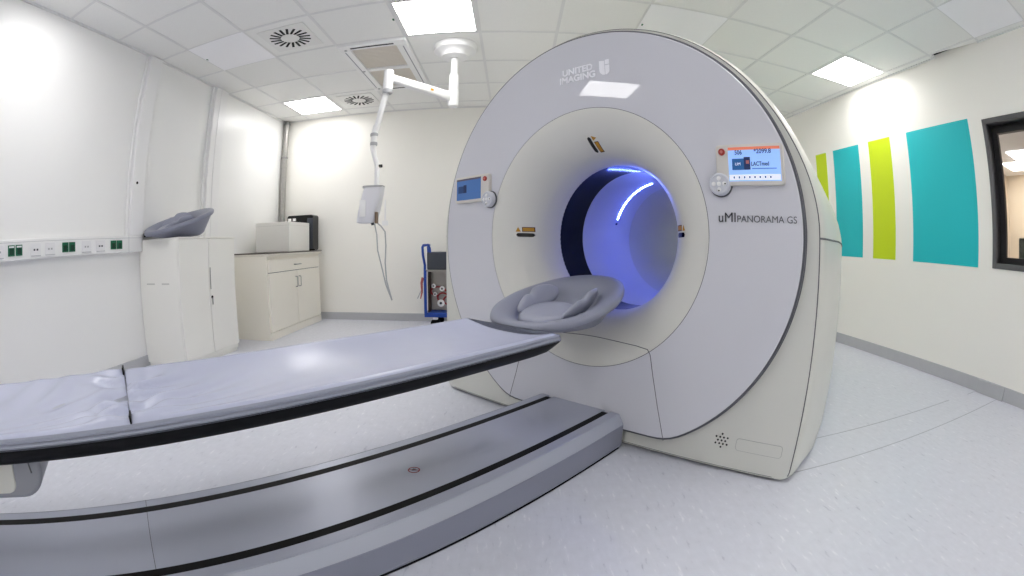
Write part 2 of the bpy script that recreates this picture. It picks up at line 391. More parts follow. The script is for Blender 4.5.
# injector head
t = thing('contrast_injector', 'white tilted injector head with two cables hanging below the ceiling arm', 'injector', (-1.02, 3.10, 1.21))
hb = MB()
rings = []
for z, wx, wy in ((-.135, .055, .04), (-.128, .072, .052), (-.06, .076, .058), (.08, .074, .058), (.125, .07, .052), (.135, .05, .04)):
    pts = []
    for a in range(28):
        th = 2*PI*a/28; cc, ss = math.cos(th), math.sin(th)
        pts.append((wx*(abs(cc)**.45)*(1 if cc > 0 else -1)+z*.22, wy*(abs(ss)**.45)*(1 if ss > 0 else -1), z))
    rings.append(pts)
MB().loft(rings, True, True).build('housing', mat('injector_white', (222, 222, 228), .35), t)
MB().loft([[(x*1.03+.002, y*1.03, z) for x, y, z in r] for r in ([(p[0]+.028-.135*.22, p[1], .12) for p in rings[3]], [(p[0]+.031-.135*.22, p[1], .133) for p in rings[3]])], True, True).build('top_band', GREYARM, t, label='grey top band')
bx(-.066, -.02, -.062, -.056, -.09, .03).build('cover_panel', WHITE, t, bevel=.002)
MB().tube([(.02, -.02, -.13), (.025, -.02, -.15)], [.014, .01], 12).build('cable_gland', ANTH, t)
bx(.05, .066, -.055, -.02, -.14, -.06).build('latch', mat('latch_brown', (120, 100, 80), .5), t, label='small brown latch')
MB().tube([(.038+.0, -.02, -.14), (.052, -.01, -.22), (.055, 0, -.33), (.085, 0, -.45), (.115, 0, -.58), (.157, 0, -.69)], .005, 8).build('cable', CABLE, t)
MB().tube([(.05, -.02, -.13), (.085, -.01, -.16), (.112, 0, -.20), (.118, 0, -.30), (.112, 0, -.42), (.12, 0, -.55), (.157, 0, -.69)], .005, 8).build('cable', CABLE, t)
MB().box(.108, .118, -.01, .0, -.12, .03).box(.09, .135, -.012, .004, -.155, -.12).build('syringe_holder', WHITE, t, bevel=.003)

# ------------------------------------------------------------------ scanner gantry (local frame: x along its face, y along the bore, z up)
OX, OY = -.372, 2.712
RZ = math.atan2(-.6903, .7235)
CA, CZ, RB = .99, .955, .365
gan = thing('scanner_gantry', 'huge white ring-shaped imaging scanner with a round blue-lit bore', 'scanner', (OX, OY, 0), RZ)
def fprof(r):
    t = min(max((.595-r)/.23, 0), 1)
    return -.035+.285*(1-(1-t**1.8)**(1/1.8))
def outline(wd, ra, zb=.012, inset=0., gauss=20., rc=.04):
    pts = []
    zc = .965
    for k in range(13): pts.append((CA-wd+rc+(2*wd-2*rc)*k/12, zb))                       # bottom, left to right
    for k in range(1, 6): a = -PI/2+PI/2*k/6; pts.append((CA+wd-rc+rc*math.cos(a), zb+rc+rc*math.sin(a)))
    for k in range(11): pts.append((CA+wd, zb+rc+(zc-zb-rc)*k/11))
    for k in range(73):
        th = PI*k/72; d = math.degrees(min(th, PI-th)); r = ra+(wd-ra)*math.exp(-(d/gauss)**2)
        pts.append((CA+r*math.cos(th), zc+r*math.sin(th)*1.0))
    for k in range(1, 12): pts.append((CA-wd, zc-(zc-zb-rc)*k/11))
    for k in range(1, 6): a = PI+PI/2*k/6; pts.append((CA-wd+rc+rc*math.cos(a), zb+rc+rc*math.sin(a)))
    return pts
def circ_like(pts, r):
    return [(CA+r*math.cos(math.atan2(z-CZ, x-CA)), CZ+r*math.sin(math.atan2(z-CZ, x-CA))) for x, z in pts]
def at(pts, b): return [(x, b, z) for x, z in pts]
sections = [(0.004, 1.040, 1.000, 20), (.010, 1.050, 1.006, 20), (.03, 1.060, 1.016, 18), (.09, 1.072, 1.026, 16), (.158, 1.082, 1.03, 15), (.24, 1.097, 1.034, 14), (.33, 1.112, 1.036, 13),
            (.66, 1.121, 1.036, 13), (1.4, 1.117, 1.036, 13), (2.0, 1.10, 1.03, 14), (2.12, 1.07, 1.015, 16), (2.19, 1.02, .985, 18), (2.20, 1.0, .97, 18)]
o0 = outline(1.040, 1.0)
rings = [at(outline(wd, ra, gauss=gs), b) for b, wd, ra, gs in sections]
# front cover plate
fr = [at(circ_like(o0, .90), .02), at(circ_like(o0, .90), 0), at(o0, 0), at(o0, .004), at(outline(1.036, .996), .02)]
MB().loft(fr).build('front_cover', BEIGE, gan)
back_in = at(circ_like(o0, RB+.01), 2.20)
MB().loft(rings+[back_in]).build('outer_shell', BEIGE, gan)
MB().tube([(x, .0045, z) for x, z in outline(1.0425, 1.0025)][16:], .0026, 6).build('cover_seam', SEAM, gan)
# horizontal joint between upper and lower side covers
for s in (1, -1):
    pts = [(CA+s*(wd+.0005), b, .965) for b, wd, ra, gs in sections[:10]]
    MB().tube(pts, .004, 6).build('side_seam', SEAM, gan)
# plinth
MB().box(CA-.98, CA+.98, .02, 2.15, 0, .03).build('plinth', BLACK, gan)
# ring disc
def disc_outline(R, zmin=.095, rc=.0, n=180):
    pts = []
    for k in range(n):
        th = -PI/2+2*PI*k/n; s = math.sin(th); r = R
        if s < 0 and R*(-s) > CZ-zmin: r = (CZ-zmin)/(-s)
        pts.append((CA+r*math.cos(th), CZ+r*math.sin(th)))
    # soften the two bottom corners
    for _ in range(3):
        q = []
        for i in range(n):
            x, z = pts[i]
            if z < zmin+.05: x = (pts[i-1][0]+2*x+pts[(i+1) % n][0])/4; z = (pts[i-1][1]+2*z+pts[(i+1) % n][1])/4
            q.append((x, z))
        pts = q
    return pts
D = disc_outline(.980); n = len(D)
def circ_ring(r, b): return [(CA+r*math.cos(math.atan2(z-CZ, x-CA)), b, CZ+r*math.sin(math.atan2(z-CZ, x-CA))) for x, z in D]
def face_b(r): return -.035-.013*(r-.597)
def dring(R, b): return at(disc_outline(R, .095+(.98-R)), b)
MB().loft([circ_ring(.597, -.02), circ_ring(.597, -.034), circ_ring(.599, -.035), circ_ring(.75, face_b(.75)), dring(.90, face_b(.90)), dring(.975, face_b(.975)), dring(.979, -.037), dring(.98, -.029), dring(.98, -.008), dring(.96, -.006)]).build('face_disc', PANELW, gan, smooth=18)
MB().loft([dring(.97, -.031), dring(.9875, -.0325), dring(.9885, -.0315), dring(.9885, -.014), dring(.992, -.012), dring(.992, .001), dring(.95, .001)]).build('disc_rim', RIM, gan)
# funnel
fp = [(.5945, -.022), (.5945, -.0345)]+[(.595-.23*k/26, fprof(.595-.23*k/26)) for k in range(1, 25)]+[(.3663, .236), (.365, .25), (.366, .27)]
MB().loft([circ_ring(r, b) for r, b in fp]).build('bore_funnel', BEIGEF, gan)
MB().loft([circ_ring(.597, -.0335), circ_ring(.5945, -.0335)]).build('funnel_seam', SEAM, gan)
# bore
def bore(b0, b1, r, name, m, n=96):
    ring = lambda rr, b: [(CA+rr*math.cos(2*PI*k/n), b, CZ+rr*math.sin(2*PI*k/n)) for k in range(n)]
    return MB().loft([ring(r, b0), ring(r, b1), ring(r+.02, b1), ring(r+.02, b0)], loop=True).build(name, m, gan)
bore(.262, .485, .366, 'detector_window', BLACKG)
bore(.485, 1.06, .365, 'bore_lining', LINING)
bore(1.062, 2.20, .3655, 'rear_bore_lining', LINING2)
# LED strips inside the bore
def arc(b, a0, a1, r, wd, name, m, n=32):
    rows = []
    for db, dr in ((-wd/2, .0), (-wd/2, -.003), (wd/2, -.003), (wd/2, 0)):
        rows.append([(CA+(r+dr)*math.cos(a), b+db, CZ+(r+dr)*math.sin(a)) for a in [math.radians(a0+(a1-a0)*k/n) for k in range(n+1)]])
    return MB().loft(rows, closed=False).build(name, m, gan)
arc(.855, 103, 159, .3652, .013, 'light_strip', LEDB)
arc(.855, 21, 77, .3652, .013, 'light_strip', LEDFILL)  # unseen strip on the other side, kept as blue fill light for the lining
arc(.855, 163, 165, .3652, .02, 'strip_sensor', mat('sensor_navy', (30, 40, 110), .4))

# laser windows and warning labels on the funnel
def fpatch(ang, r0, r1, t0, t1, shape, name, m, n=14, lift=.0016):
    ca, sa = math.cos(math.radians(ang)), math.sin(math.radians(ang)); tx, tz = sa, -ca
    rows = []
    for k in range(n+1):
        u = k/n; r = r0+(r1-r0)*u; tc_ = (t0+t1)/2; hw = (t1-t0)/2
        if shape == 'stadium':
            L = abs(r1-r0); R = hw; d = min(u, 1-u)*L
            if d < R: hw = math.sqrt(max(R*R-(R-d)**2, 1e-8))
        row = []
        for tt in ((tc_-hw), tc_, (tc_+hw)):
            lo = 0 if shape != 'tri' else 0
            x = CA+r*ca+tt*tx; z = CZ+r*sa+tt*tz
            row.append((x, fprof(math.hypot(x-CA, z-CZ))-lift, z))
        if shape == 'tri':      # apex at t1, base at t0
            row = []
            h = t0+(t1-t0)*(1-abs(2*u-1))
            for tt in (t0, (t0+h)/2, h):
                x = CA+r*ca+tt*tx; z = CZ+r*sa+tt*tz
                row.append((x, fprof(math.hypot(x-CA, z-CZ))-lift, z))
        rows.append(row)
    return MB().loft(rows, closed=False).build(name, m, gan, smooth=60)
GOLD = mat('warning_gold', (190, 138, 40), .5); BRN = mat('label_brown', (84, 56, 20), .5)
for ang, sg in ((91, 1), (179, 1), (1, -1)):
    fpatch(ang, .406, .470, -.010, .010, 'stadium', 'laser_window', BLACKG)
    t0, t1 = (.017, .042) if sg > 0 else (-.042, -.017)
    fpatch(ang, .406, .448, t0, t1, 'rect', 'warning_label', BRN)
    fpatch(ang, .409, .445, t0+.0035, t1-.0035, 'rect', 'warning_label_text', GOLD, lift=.0022)
    fpatch(ang, .452, .472, *((t0, t1) if sg > 0 else (t1, t0)), 'tri', 'warning_triangle', GOLD, lift=.0022)

# service panel joints on the disc and funnel
def curve_on_face(pts, name, r=.0016):
    P = []
    for (x0, z0), (x1, z1) in zip(pts[:-1], pts[1:]):
        for k in range(8):
            x = x0+(x1-x0)*k/8; z = z0+(z1-z0)*k/8; rr = math.hypot(x-CA, z-CZ)
            P.append((x, (fprof(rr) if rr < .595 else face_b(rr))-.0002, z))
    x, z = pts[-1]; P.append((x, -.0352, z))
    MB().tube(P, r, 6).build(name, SEAM, gan)
jp = [(1.448, .092), (1.40, .245), (1.365, .375), (1.345, .462), (1.33, .482), (1.27, .488), (1.11, .488), (.99, .489)]
jl = [(2*CA-x, z) for x, z in jp[::-1]]
curve_on_face(jp+jl[1:], 'service_panel_joint')

# speaker holes and cover plate on the front cover
for dx, dz in [(0, 0)]+[(.017*math.cos(a), .017*math.sin(a)) for a in [PI/3*k for k in range(6)]]+[(.03*math.cos(a), .03*math.sin(a)) for a in [PI/6+PI/3*k for k in range(6)]]:
    MB().tube([(1.704+dx, -.0008, .136+dz), (1.704+dx, .002, .136+dz)], .0045, 10).build('speaker_hole', BLACK, gan)
def rrect(x0, x1, z0, z1, r, n=6):
    P = []
    for cx, cz, a0 in ((x1-r, z1-r, 0), (x0+r, z1-r, PI/2), (x0+r, z0+r, PI), (x1-r, z0+r, 3*PI/2)):
        for k in range(n+1): a = a0+PI/2*k/n; P.append((cx+r*math.cos(a), cz+r*math.sin(a)))
    return P
pl = rrect(1.772, 1.978, .107, .159, .012)
MB().prism_y(rrect(1.7705, 1.9795, .1055, .1605, .0135), -.0006, .001).build('cover_plate_gap', mat('gap_grey', (150, 150, 148), .6), gan)
MB().prism_y(pl, -.0014, .001).build('cover_plate', BEIGE, gan)
MB().box(CA-.98, CA+.97, -.0012, .002, .0165, .0185).build('skirt_joint', SEAM, gan, smooth=0)

# displays
SCRW = mat('screen_sky_blue', (150, 190, 245), .3, emit=lin((150, 190, 245)), strength=.42)
SCRWL = mat('screen_deep_blue', (70, 110, 170), .3, emit=lin((62, 104, 160)), strength=.2)
BZ = mat('display_bezel', (216, 212, 206), .35)
def display(x0, x1, z0, z1, side):
    """side=+1: red button and pad at the left of the screen; -1: at the right"""
    yb = -.0375
    b = MB().prism_y(rrect(x0, x1, z0, z1, .014), yb-.022, yb+.002).build('display_bezel', BZ, gan, bevel=.003)
    if side > 0: sx0, sx1 = x0+.052, x1-.013
    else: sx0, sx1 = x0+.013, x1-.062
    sz0, sz1 = z0+.016, z1-.012
    y = yb-.022
    br = side > 0
    s = MB().box(sx0, sx1, y-.001, y, sz0, sz1).build('screen', SCRW if br else SCRWL, b, smooth=0)
    W_ = sx1-sx0; H_ = sz1-sz0
    def em(name, rgb, k=.42): return mat(name, rgb, .4, emit=lin(rgb), strength=k if br else k*.35)
    def sbox(nm, u0, u1, v0, v1, m, dy=.0016): MB().box(sx0+W_*u0, sx0+W_*u1, y-dy, y-.0008, sz0+H_*v0, sz0+H_*v1).build(nm, m, b, smooth=0)
    sbox('screen_header', 0, 1, .915, 1, em('screen_orange', (214, 120, 92) if br else (90, 84, 96)))
    if br: sbox('screen_toolbar', .01, .99, .03, .19, em('screen_white', (226, 232, 244)))
    sbox('screen_picture', .07, .34, .33, .66, em('screen_blue', (30, 84, 140) if br else (28, 62, 112)))
    sbox('screen_picture', .30, .42, .33, .70, em('screen_navy', (24, 40, 84)), .0022)
    if br: sbox('screen_picture', .34, .40, .5, .6, em('screen_rose', (150, 90, 90)), .0026)
    sbox('screen_bar', .45, .92, .345, .37, em('screen_mid_blue', (60, 110, 180)))
    if br:
        for k, u in enumerate((.1, .2, .3, .4, .5, .6, .7, .8)):
            sbox('screen_icon', u-.014, u+.014, .08, .14, em('screen_icon_blue', (60, 84, 120)), .0024)
        bl = em('screen_text_navy', (20, 50, 104))
        R90 = (PI/2, 0, 0)
        for s_, u, v, sz, wd in (('506', .13, .78, .024, .14), ('*2099.8', .5, .80, .024, .33), ('LACTmed', .44, .44, .022, .34)):
            text_mesh('screen_text', s_, sz, bl, b, (sx0+W_*u, y-.002, sz0+H_*v), R90, width=W_*wd, depth=.0003, weight=.0004)
        text_mesh('screen_text', 'UM', .016, em('screen_white_text', (230, 235, 250)), b, (sx0+W_*.13, y-.0025, sz0+H_*.46), R90, width=W_*.1, depth=.0003)
    bxn = (x0+.026) if side > 0 else (x1-.028)
    MB().tube([(bxn, y+.001, z1-.028), (bxn, y-.006, z1-.028)], .0135, 24).build('emergency_button', RED, b, bevel=.001, label='red round button')
    MB().tube([(bxn, y-.004, z1-.028), (bxn, y-.008, z1-.028)], .006, 16).build('button_mark', mat('button_rose', (205, 120, 112), .4), b)
    # round control pad
    px = x0+.012 if side > 0 else x1-.004; pz = z0+.006
    R = .043
    pd = MB().loft([[(px+r*math.cos(2*PI*k/40), yy, pz+r*math.sin(2*PI*k/40)) for k in range(40)] for r, yy in ((R, yb+.002), (R, y-.006), (R-.004, y-.012), (R-.009, y-.013), (R-.011, y-.011), (.001, y-.011))], True, True).build('control_pad', BTN, gan)
    MB().loft([[(px+r*math.cos(2*PI*k/40), yy, pz+r*math.sin(2*PI*k/40)) for k in range(40)] for r, yy in ((R+.004, yb+.001), (R+.004, yb-.008), (R, yb-.008))], True, False).build('control_pad_skirt', SEAM, pd)
    for k in range(5):
        if k == 4: dx = dz = 0
        else: dx, dz = .0215*math.cos(PI/2*k), .0215*math.sin(PI/2*k)
        rr = .0085
        MB().loft([[(px+dx+r*math.cos(2*PI*q/18), yy, pz+dz+r*math.sin(2*PI*q/18)) for q in range(18)] for r, yy in ((rr, y-.010), (rr, y-.0135), (rr*.7, y-.015))], False, True).build('pad_button', WHITE, pd)
    for k in (0, 3):
        dx, dz = .026*math.cos(PI/2*k), .026*math.sin(PI/2*k)
        MB().tube([(px+dx, y-.013, pz+dz), (px+dx, y-.0155, pz+dz)], .003, 10).build('pad_icon', BLACK, pd)
    return b
display(1.630, 1.905, 1.148, 1.306, 1)
display(.110, .392, 1.150, 1.300, -1)

# lettering on the disc
RT = (PI/2, 0, 0); YD = -.0385
text_mesh('brand_lettering', 'UNITED', .046, WTEXT, gan, (.885, YD, 1.742), RT, width=.176, bold=.0013)
text_mesh('brand_lettering', 'IMAGING', .046, WTEXT, gan, (.868, YD, 1.702), RT, width=.206, bold=.0013)
lg = MB()
lx0, lz0 = 1.098, 1.700; lw, lh = .054, .076
# shield mark: left half with rounded foot, upper right block, lower right block
L1 = [(lx0, lz0+lh), (lx0, lz0+.026)]+[(lx0+.026-.026*math.cos(a), lz0+.026-.026*math.sin(a)) for a in [PI/2*k/6 for k in range(1, 7)]]+[(lx0+.028, lz0), (lx0+.028, lz0+lh-.004)]
L2 = [(lx0+.032, lz0+lh), (lx0+.032, lz0+.052), (lx0+lw, lz0+.052), (lx0+lw, lz0+lh)]
L3 = [(lx0+.032, lz0+.047), (lx0+.032, lz0)]+[(lx0+.034+.020*math.sin(a), lz0+.020-.020*math.cos(a)) for a in [PI/2*k/6 for k in range(0, 7)]]+[(lx0+lw, lz0+.047)]
for q in (L1, L2, L3): lg.prism_y(q, -.0395, -.0360)
lg.build('brand_emblem', WTEXT, gan, smooth=0)
text_mesh('model_lettering', 'uMI', .052, DKTEXT, gan, (1.628, YD, 1.013), RT, width=.070, weight=0)
text_mesh('model_lettering', 'PANORAMA GS', .036, LTTEXT, gan, (1.705, YD-.001, 1.013), RT, width=.240)

# ------------------------------------------------------------------ patient table (same frame, y negative = away from the gantry)
tab = thing('patient_table', 'long grey patient table on floor rails with a satin blue-grey mattress', 'patient table', (OX, OY, 0), RZ)
BF = -3.3
prof = [(-.247, .012), (-.252, .020), (-.252, .122), (-.226, .166), (-.222, .168), (-.181, .168), (-.181, .160), (-.149, .160), (-.149, .168), (.149, .168), (.149, .160), (.181, .160), (.181, .168), (.222, .168), (.226, .166), (.252, .122), (.252, .020), (.247, .012)]
top = [(x, z) for x, z in prof if True]
MB().prism_y([(CA+x, z) for x, z in top], -.042, BF).build('rail_base', TABM, tab, smooth=20)
for s in (-1, 1):
    side = [(.2525, .020), (.2545, .022), (.2545, .120), (.2525, .1215)]
    MB().prism_y([(CA+s*x, z) for x, z in side], -.044, BF).build('side_panel', TABS, tab, smooth=0)
    bev = [(.2530, .1225), (.2545, .1235), (.2285, .1668), (.2265, .1668)]
    MB().prism_y([(CA+s*x, z) for x, z in bev], -.044, BF).build('bevel_panel', TABL, tab, smooth=0)
    MB().box(CA+s*.1807, CA+s*.1493, -.065, BF, .158, .1688).build('guide_rail', BLACK, tab, smooth=0)
MB().box(CA-.245, CA+.245, -.05, BF, 0, .014).build('plinth', BLACK, tab, smooth=0)
MB().box(CA-.1488, CA+.1488, -1.9065, -1.9045, .16, .1684).box(CA+.1815, CA+.224, -1.9065, -1.9045, .16, .1684).box(CA-.1815, CA-.224, -1.9065, -1.9045, .16, .1684).build('top_joint', SEAM, tab, smooth=0)
# no-step sign
sg = MB()
for k in range(24):
    a0, a1 = 2*PI*k/24, 2*PI*(k+1)/24
    sg.prism([(CA+.004+r*math.cos(a), -.979+r*math.sin(a)) for r, a in ((.021, a0), (.021, a1), (.017, a1), (.017, a0))], .168, .1686)
sg.prism([(CA+.004-.013, -.979-.011), (CA+.004-.011, -.979-.013), (CA+.004+.013, -.979+.011), (CA+.004+.011, -.979+.013)], .168, .1687)
so = sg.build('no_step_sign', mat('sign_red', (140, 40, 52), .5), tab, smooth=0)
MB().prism([(CA-.004, -.984), (CA+.003, -.988), (CA+.012, -.974), (CA+.008, -.970)], .168, .16855).prism([(CA+.001, -.968), (CA-.007, -.976), (CA-.003, -.981), (CA+.004, -.973)], .168, .16855).build('footprint_mark', SEAM, so, smooth=0)
# column and carriage
MB().box(CA-.17, CA+.17, -3.2, -2.85, .168, .5).build('lift_column', FRAMEG, tab, bevel=.03, seg=4)
# carriage: rounded end towards the gantry
cp = [(-3.25, .407), (-2.215, .407)]+[(-2.215+.09*math.sin(a), .487-.08*math.cos(a)) for a in [PI/2*k/10 for k in range(1, 11)]]+[(-2.12, .52), (-2.118, .545), (-3.25, .528)]
MB().loft([[(CA+s, y, z) for y, z in cp] for s in (-.15, .15)], True, True).build('carriage', FRAMEG, tab, bevel=.012, seg=3)
cp2 = [(-3.2, .424), (-2.26, .424)]+[(-2.26+.035*math.sin(a), .455-.03*math.cos(a)) for a in [PI/2*k/6 for k in range(1, 7)]]+[(-2.212, .50), (-2.20, .535), (-3.2, .52)]
MB().loft([[(CA+s, y, z) for y, z in cp2] for s in (.145, .156)], True, True).build('carriage_panel', BEIGE, tab, bevel=.003)
MB().box(CA+.149, CA+.152, -2.162, -2.158, .47, .52).build('carriage_slot', SEAM, tab, smooth=0)
# pallet: lofted along its length
HW = .243
def PZ(b): return .012+.0155*(b+.525)
def pallet_ring(b, taper=1.0, hw=HW):
    zt = .574+PZ(b); zb = zt-.052*taper
    return [(CA+hw, b, zt), (CA+hw-.002, b, zt-.012*taper), (CA+hw-.02, b, zt-.036*taper), (CA+hw-.05, b, zb+.003), (CA+hw-.09, b, zb), (CA, b, zb-.004*taper), (CA-hw+.09, b, zb), (CA-hw+.05, b, zb+.003), (CA-hw+.02, b, zt-.036*taper), (CA-hw+.002, b, zt-.012*taper), (CA-hw, b, zt), (CA, b, zt-.024)]
tips = [(-.512, .12), (-.518, .4), (-.535, .7), (-.565, .92), (-.62, 1.0), (-.70, 1.0), (-3.15, 1.0)]
MB().loft([pallet_ring(b, tp) for b, tp in tips], True, True).build('pallet_underside', CARBON, tab, smooth=50)
def shell_ring(b, hw=HW):
    zt = .573+PZ(b)
    o_ = [(hw, zt), (hw+.004, zt+.002), (hw+.005, zt+.008), (hw+.001, zt+.012), (hw-.001, zt+.0125), (hw+.001, zt+.014), (hw, zt+.020), (hw-.006, zt+.024), (hw-.012, zt+.020), (hw-.016, zt-.004), (hw-.06, zt-.018)]
    return [(CA+x, b, z) for x, z in o_]+[(CA-x, b, z) for x, z in o_[::-1]]
MB().loft([shell_ring(-.518), shell_ring(-.524), shell_ring(-1.0), shell_ring(-3.15)], True, True).build('pallet_shell', PALG, tab, smooth=40)
for s in (-1, 1):
    def gr(b): return [(CA+s*(HW+x), b, .573+PZ(b)+z) for x, z in ((.0035, .0025), (.0060, .0025), (.0060, .0050), (.0035, .0050))]
    MB().loft([gr(-.53), gr(-1.2), gr(-3.15)], True, True).build('edge_groove', ANTH, tab, smooth=0)
# mattress: two cushions meeting at b = -1.78
def cushion(b0, b1, name, seed, crease_end):
    nx, ny = 44, int(abs(b1-b0)/.012)
    rnd = random.Random(seed); vs = []; fs = []
    hw = .236
    def top(u, b):
        x = (2*u-1)
        e = abs(x)
        z = PZ(b)+.577+.028*(e**2.2)                                       # dished
        if e > .95: z -= .012*((e-.95)/.05)**2
        d = abs(b-crease_end+.0)
        # wrinkles gathered at the joint
        z += .010*math.exp(-(d/.09)**2)*math.sin(11*x+40*d+3*math.sin(5*x+seed))*(1-e**6)
        z += .006*math.exp(-(d/.25)**2)*math.sin(26*(b+.5*x)+6*x*x+seed)*(1-e**4)
        if b < -1.84: z += .0055*max(0, (.3-x))*math.sin(34*b+5*x+2*math.sin(9*b))*(1-e**6)*.8
        z += .0012*math.sin(7*b+3*x)+.009*math.exp(-(d/.12)**2)*(1-e**6)
        return z
    for j in range(ny+1):
        b = b0+(b1-b0)*j/ny
        for i in range(nx+1):
            u = i/nx; vs.append((CA+(2*u-1)*hw, b+(.022*(2*u-1) if abs(b+1.84) < .5 else 0)*(1-abs(b+1.84)/.5), top(u, b)-(.004 if j in (0, ny) else 0)))
    for j in range(ny):
        for i in range(nx):
            a = j*(nx+1)+i; fs.append((a, a+1, a+nx+2, a+nx+1))
    m_ = MB().add(vs, fs)
    # skirt
    base = [((CA+x), b, .572) for x, b in ((-hw, b0), (hw, b0), (hw, b1), (-hw, b1))]
    def strip(idx):
        o = len(m_.v); m_.v += [m_.v[i] for i in idx]+[(m_.v[i][0], m_.v[i][1], .570+PZ(m_.v[i][1])) for i in idx]; k = len(idx)
        m_.f += [(o+i, o+i+1, o+k+i+1, o+k+i) for i in range(k-1)]
    strip(list(range(nx+1))); strip([ny*(nx+1)+i for i in range(nx+1)]); strip([j*(nx+1) for j in range(ny+1)]); strip([j*(nx+1)+nx for j in range(ny+1)])
    return m_.build(name, PAD, tab, smooth=80)
cushion(-.524, -1.838, 'mattress', 1, -1.80)
cushion(-1.842, -3.14, 'mattress', 4, -1.86)
for s in (-1, 1): MB().box(CA+s*.196, CA+s*.232, -1.8425-(.022 if s < 0 else -.022), -1.8385-(.022 if s < 0 else -.022), .582, .6045).build('mattress_tab', BLACK, tab, label='small black tab on the mattress joint')

# ------------------------------------------------------------------ head and arm support
def head_support():
    L, W_ = .30, .27
    NP = 72
    def rz(y): s = min(max((y+L)/(2*L), 0), 1); return .040+.160*s**1.0
    def pf(y): return max(.008, rz(y)-.062-.10*max(0, y))
    def ring(sx, sy, zf, y0=0, e=2.25):
        out = []
        for k in range(NP):
            a = 2*PI*k/NP; cc, ss = math.cos(a), math.sin(a)
            x = W_*sx*(abs(cc)**(2/e))*(1 if cc > 0 else -1); y = L*sy*(abs(ss)**(2/e))*(1 if ss > 0 else -1)+y0
            # pear outline: a little narrower towards the far end
            x *= 1-.13*max(0, y/L)
            out.append((x, y, zf(x, y)))
        return out
    t = thing('head_support', '', 'head support')
    under = [ring(.25, .4, lambda x, y: 0), ring(.52, .72, lambda x, y: 0, -.02), ring(.62, .80, lambda x, y: .006+.02*max(0, (y/L)), -.015),
             ring(.90, .93, lambda x, y: max(rz(y)-.040, .004)), ring(.975, .98, lambda x, y: max(rz(y)-.034, .010)), ring(1, 1, lambda x, y: rz(y)-.024), ring(1.003, 1.003, lambda x, y: rz(y)-.014),
             ring(.99, .99, lambda x, y: rz(y)-.004), ring(.955, .96, lambda x, y: rz(y)), ring(.88, .89, lambda x, y: rz(y)-.002, -.002), ring(.78, .80, lambda x, y: rz(y)-.010, -.006), ring(.68, .71, lambda x, y: rz(y)-.022, -.010),
             ring(.61, .65, lambda x, y: rz(y)-.034, -.012), ring(.57, .61, lambda x, y: rz(y)-.050, -.014), ring(.54, .58, lambda x, y: pf(y)+.012, -.016), ring(.50, .54, lambda x, y: pf(y), -.018), ring(.3, .35, lambda x, y: pf(y), -.02), ring(.02, .02, lambda x, y: pf(y), -.02)]
    MB().loft(under, True, True).build('support_shell', HEADG, t, smooth=60)
    MB().box(-.06, .06, -L-.004, -L+.08, .0, .016).build('connector', BLACK, t, bevel=.003)
    def disc(sx, sy, z, y0): return ring(sx, sy, lambda x, y: z+pf(y), y0, 2.1)
    MB().loft([disc(.42, .33, .004, -.085), disc(.46, .36, .014, -.085), disc(.455, .355, .028, -.085), disc(.40, .31, .036, -.085), disc(.25, .2, .036, -.085), disc(.02, .02, .033, -.085)], True, True).build('head_pad', HEADP, t, smooth=60)
    # side pads: upright wings with two lobes, hugging the pocket walls
    for s in (-1, 1):
        rings = []
        N = 26
        for k in range(N+1):
            u = k/N; y = -.135+.255*u
            cx = s*(.118+.018*math.sin(PI*u)-.012*u)
            env = max(math.sin(PI*min(max(u, .012), .988)), 0)**.45
            lobe = 1-.32*math.exp(-((u-.40)/.075)**2)
            h = .046*env*lobe*(.75+.45*u); wd = .017*env+.001
            cz = pf(y)+.040+.012*u
            row = []
            for q in range(16):
                a = 2*PI*q/16; dx = wd*math.cos(a); dz = h*math.sin(a)
                row.append((cx+dx+s*.38*dz, y, cz+dz))
            rings.append(row)
        MB().loft(rings, True, True).build('side_pad', HEADP, t, smooth=70)
    return t
hs = head_support()
# at the gantry end of the pallet
def g2w(a, b, z):
    c_, s_ = math.cos(RZ), math.sin(RZ)
    return (OX+c_*a-s_*b, OY+s_*a+c_*b, z)
hs.location = g2w(CA, -.205, .574); hs.rotation_euler = (0, 0, RZ)
hs['label'] = 'grey padded head support at the end of the table, in front of the bore'
hs2 = copy_tree(hs)
hs2['label'] = 'grey padded head support lying on the tall white cabinet'
hs2['group'] = hs['group'] = 'head supports'
hs2.scale = (1.08, 1.08, 1.08)
hs2.location = (-2.715, 2.84, 1.060); hs2.rotation_euler = (Matrix.Rotation(-math.radians(40), 3, 'Z') @ Matrix.Rotation(math.radians(10), 3, 'Y')).to_euler()

# ------------------------------------------------------------------ tall cabinet
t = thing('tall_cabinet', 'tall white two-door cabinet by the left wall with a grey head support on top', 'cabinet', (-2.5, 2.62, 0))
# local: x from -.53 (wall) to 0 (front), y 0..81
MB().box(-.526, -.02, 0, .81, .03, 1.03).build('body', CABW, t, bevel=.003)
MB().box(-.51, -.03, .01, .80, 0, .03).build('plinth', CABW, t)
bx(-.526, .002, -.003, .813, 1.02, 1.034).build('top_board', CABW, t, bevel=.002)
d1 = bx(-.02, 0, .003, .400, .07, 1.017).build('door', CABW, t, bevel=.002)
d2 = bx(-.02, 0, .406, .807, .07, 1.017).build('door', CABW, t, bevel=.002)
bx(-.021, -.019, .400, .406, .07, 1.017).build('door_gap', SEAM, t, smooth=0)
bx(0, .006, .414, .422, .60, .78).build('handle', CHROME, d2, bevel=.002)
MB().cyl((0, .432, .533), (.006, .432, .533), .012, 20).build('lock', BLACK, d2, label='black round lock')
bx(.004, .01, .428, .436, .47, .53).build('key', CHROME, d2)
for x0, x1 in ((-.43, -.32), (-.225, -.13)): bx(x0, x1, -.0015, 0, .674, .684).build('side_slot', mat('slot_pale', (200, 200, 196), .5), t)
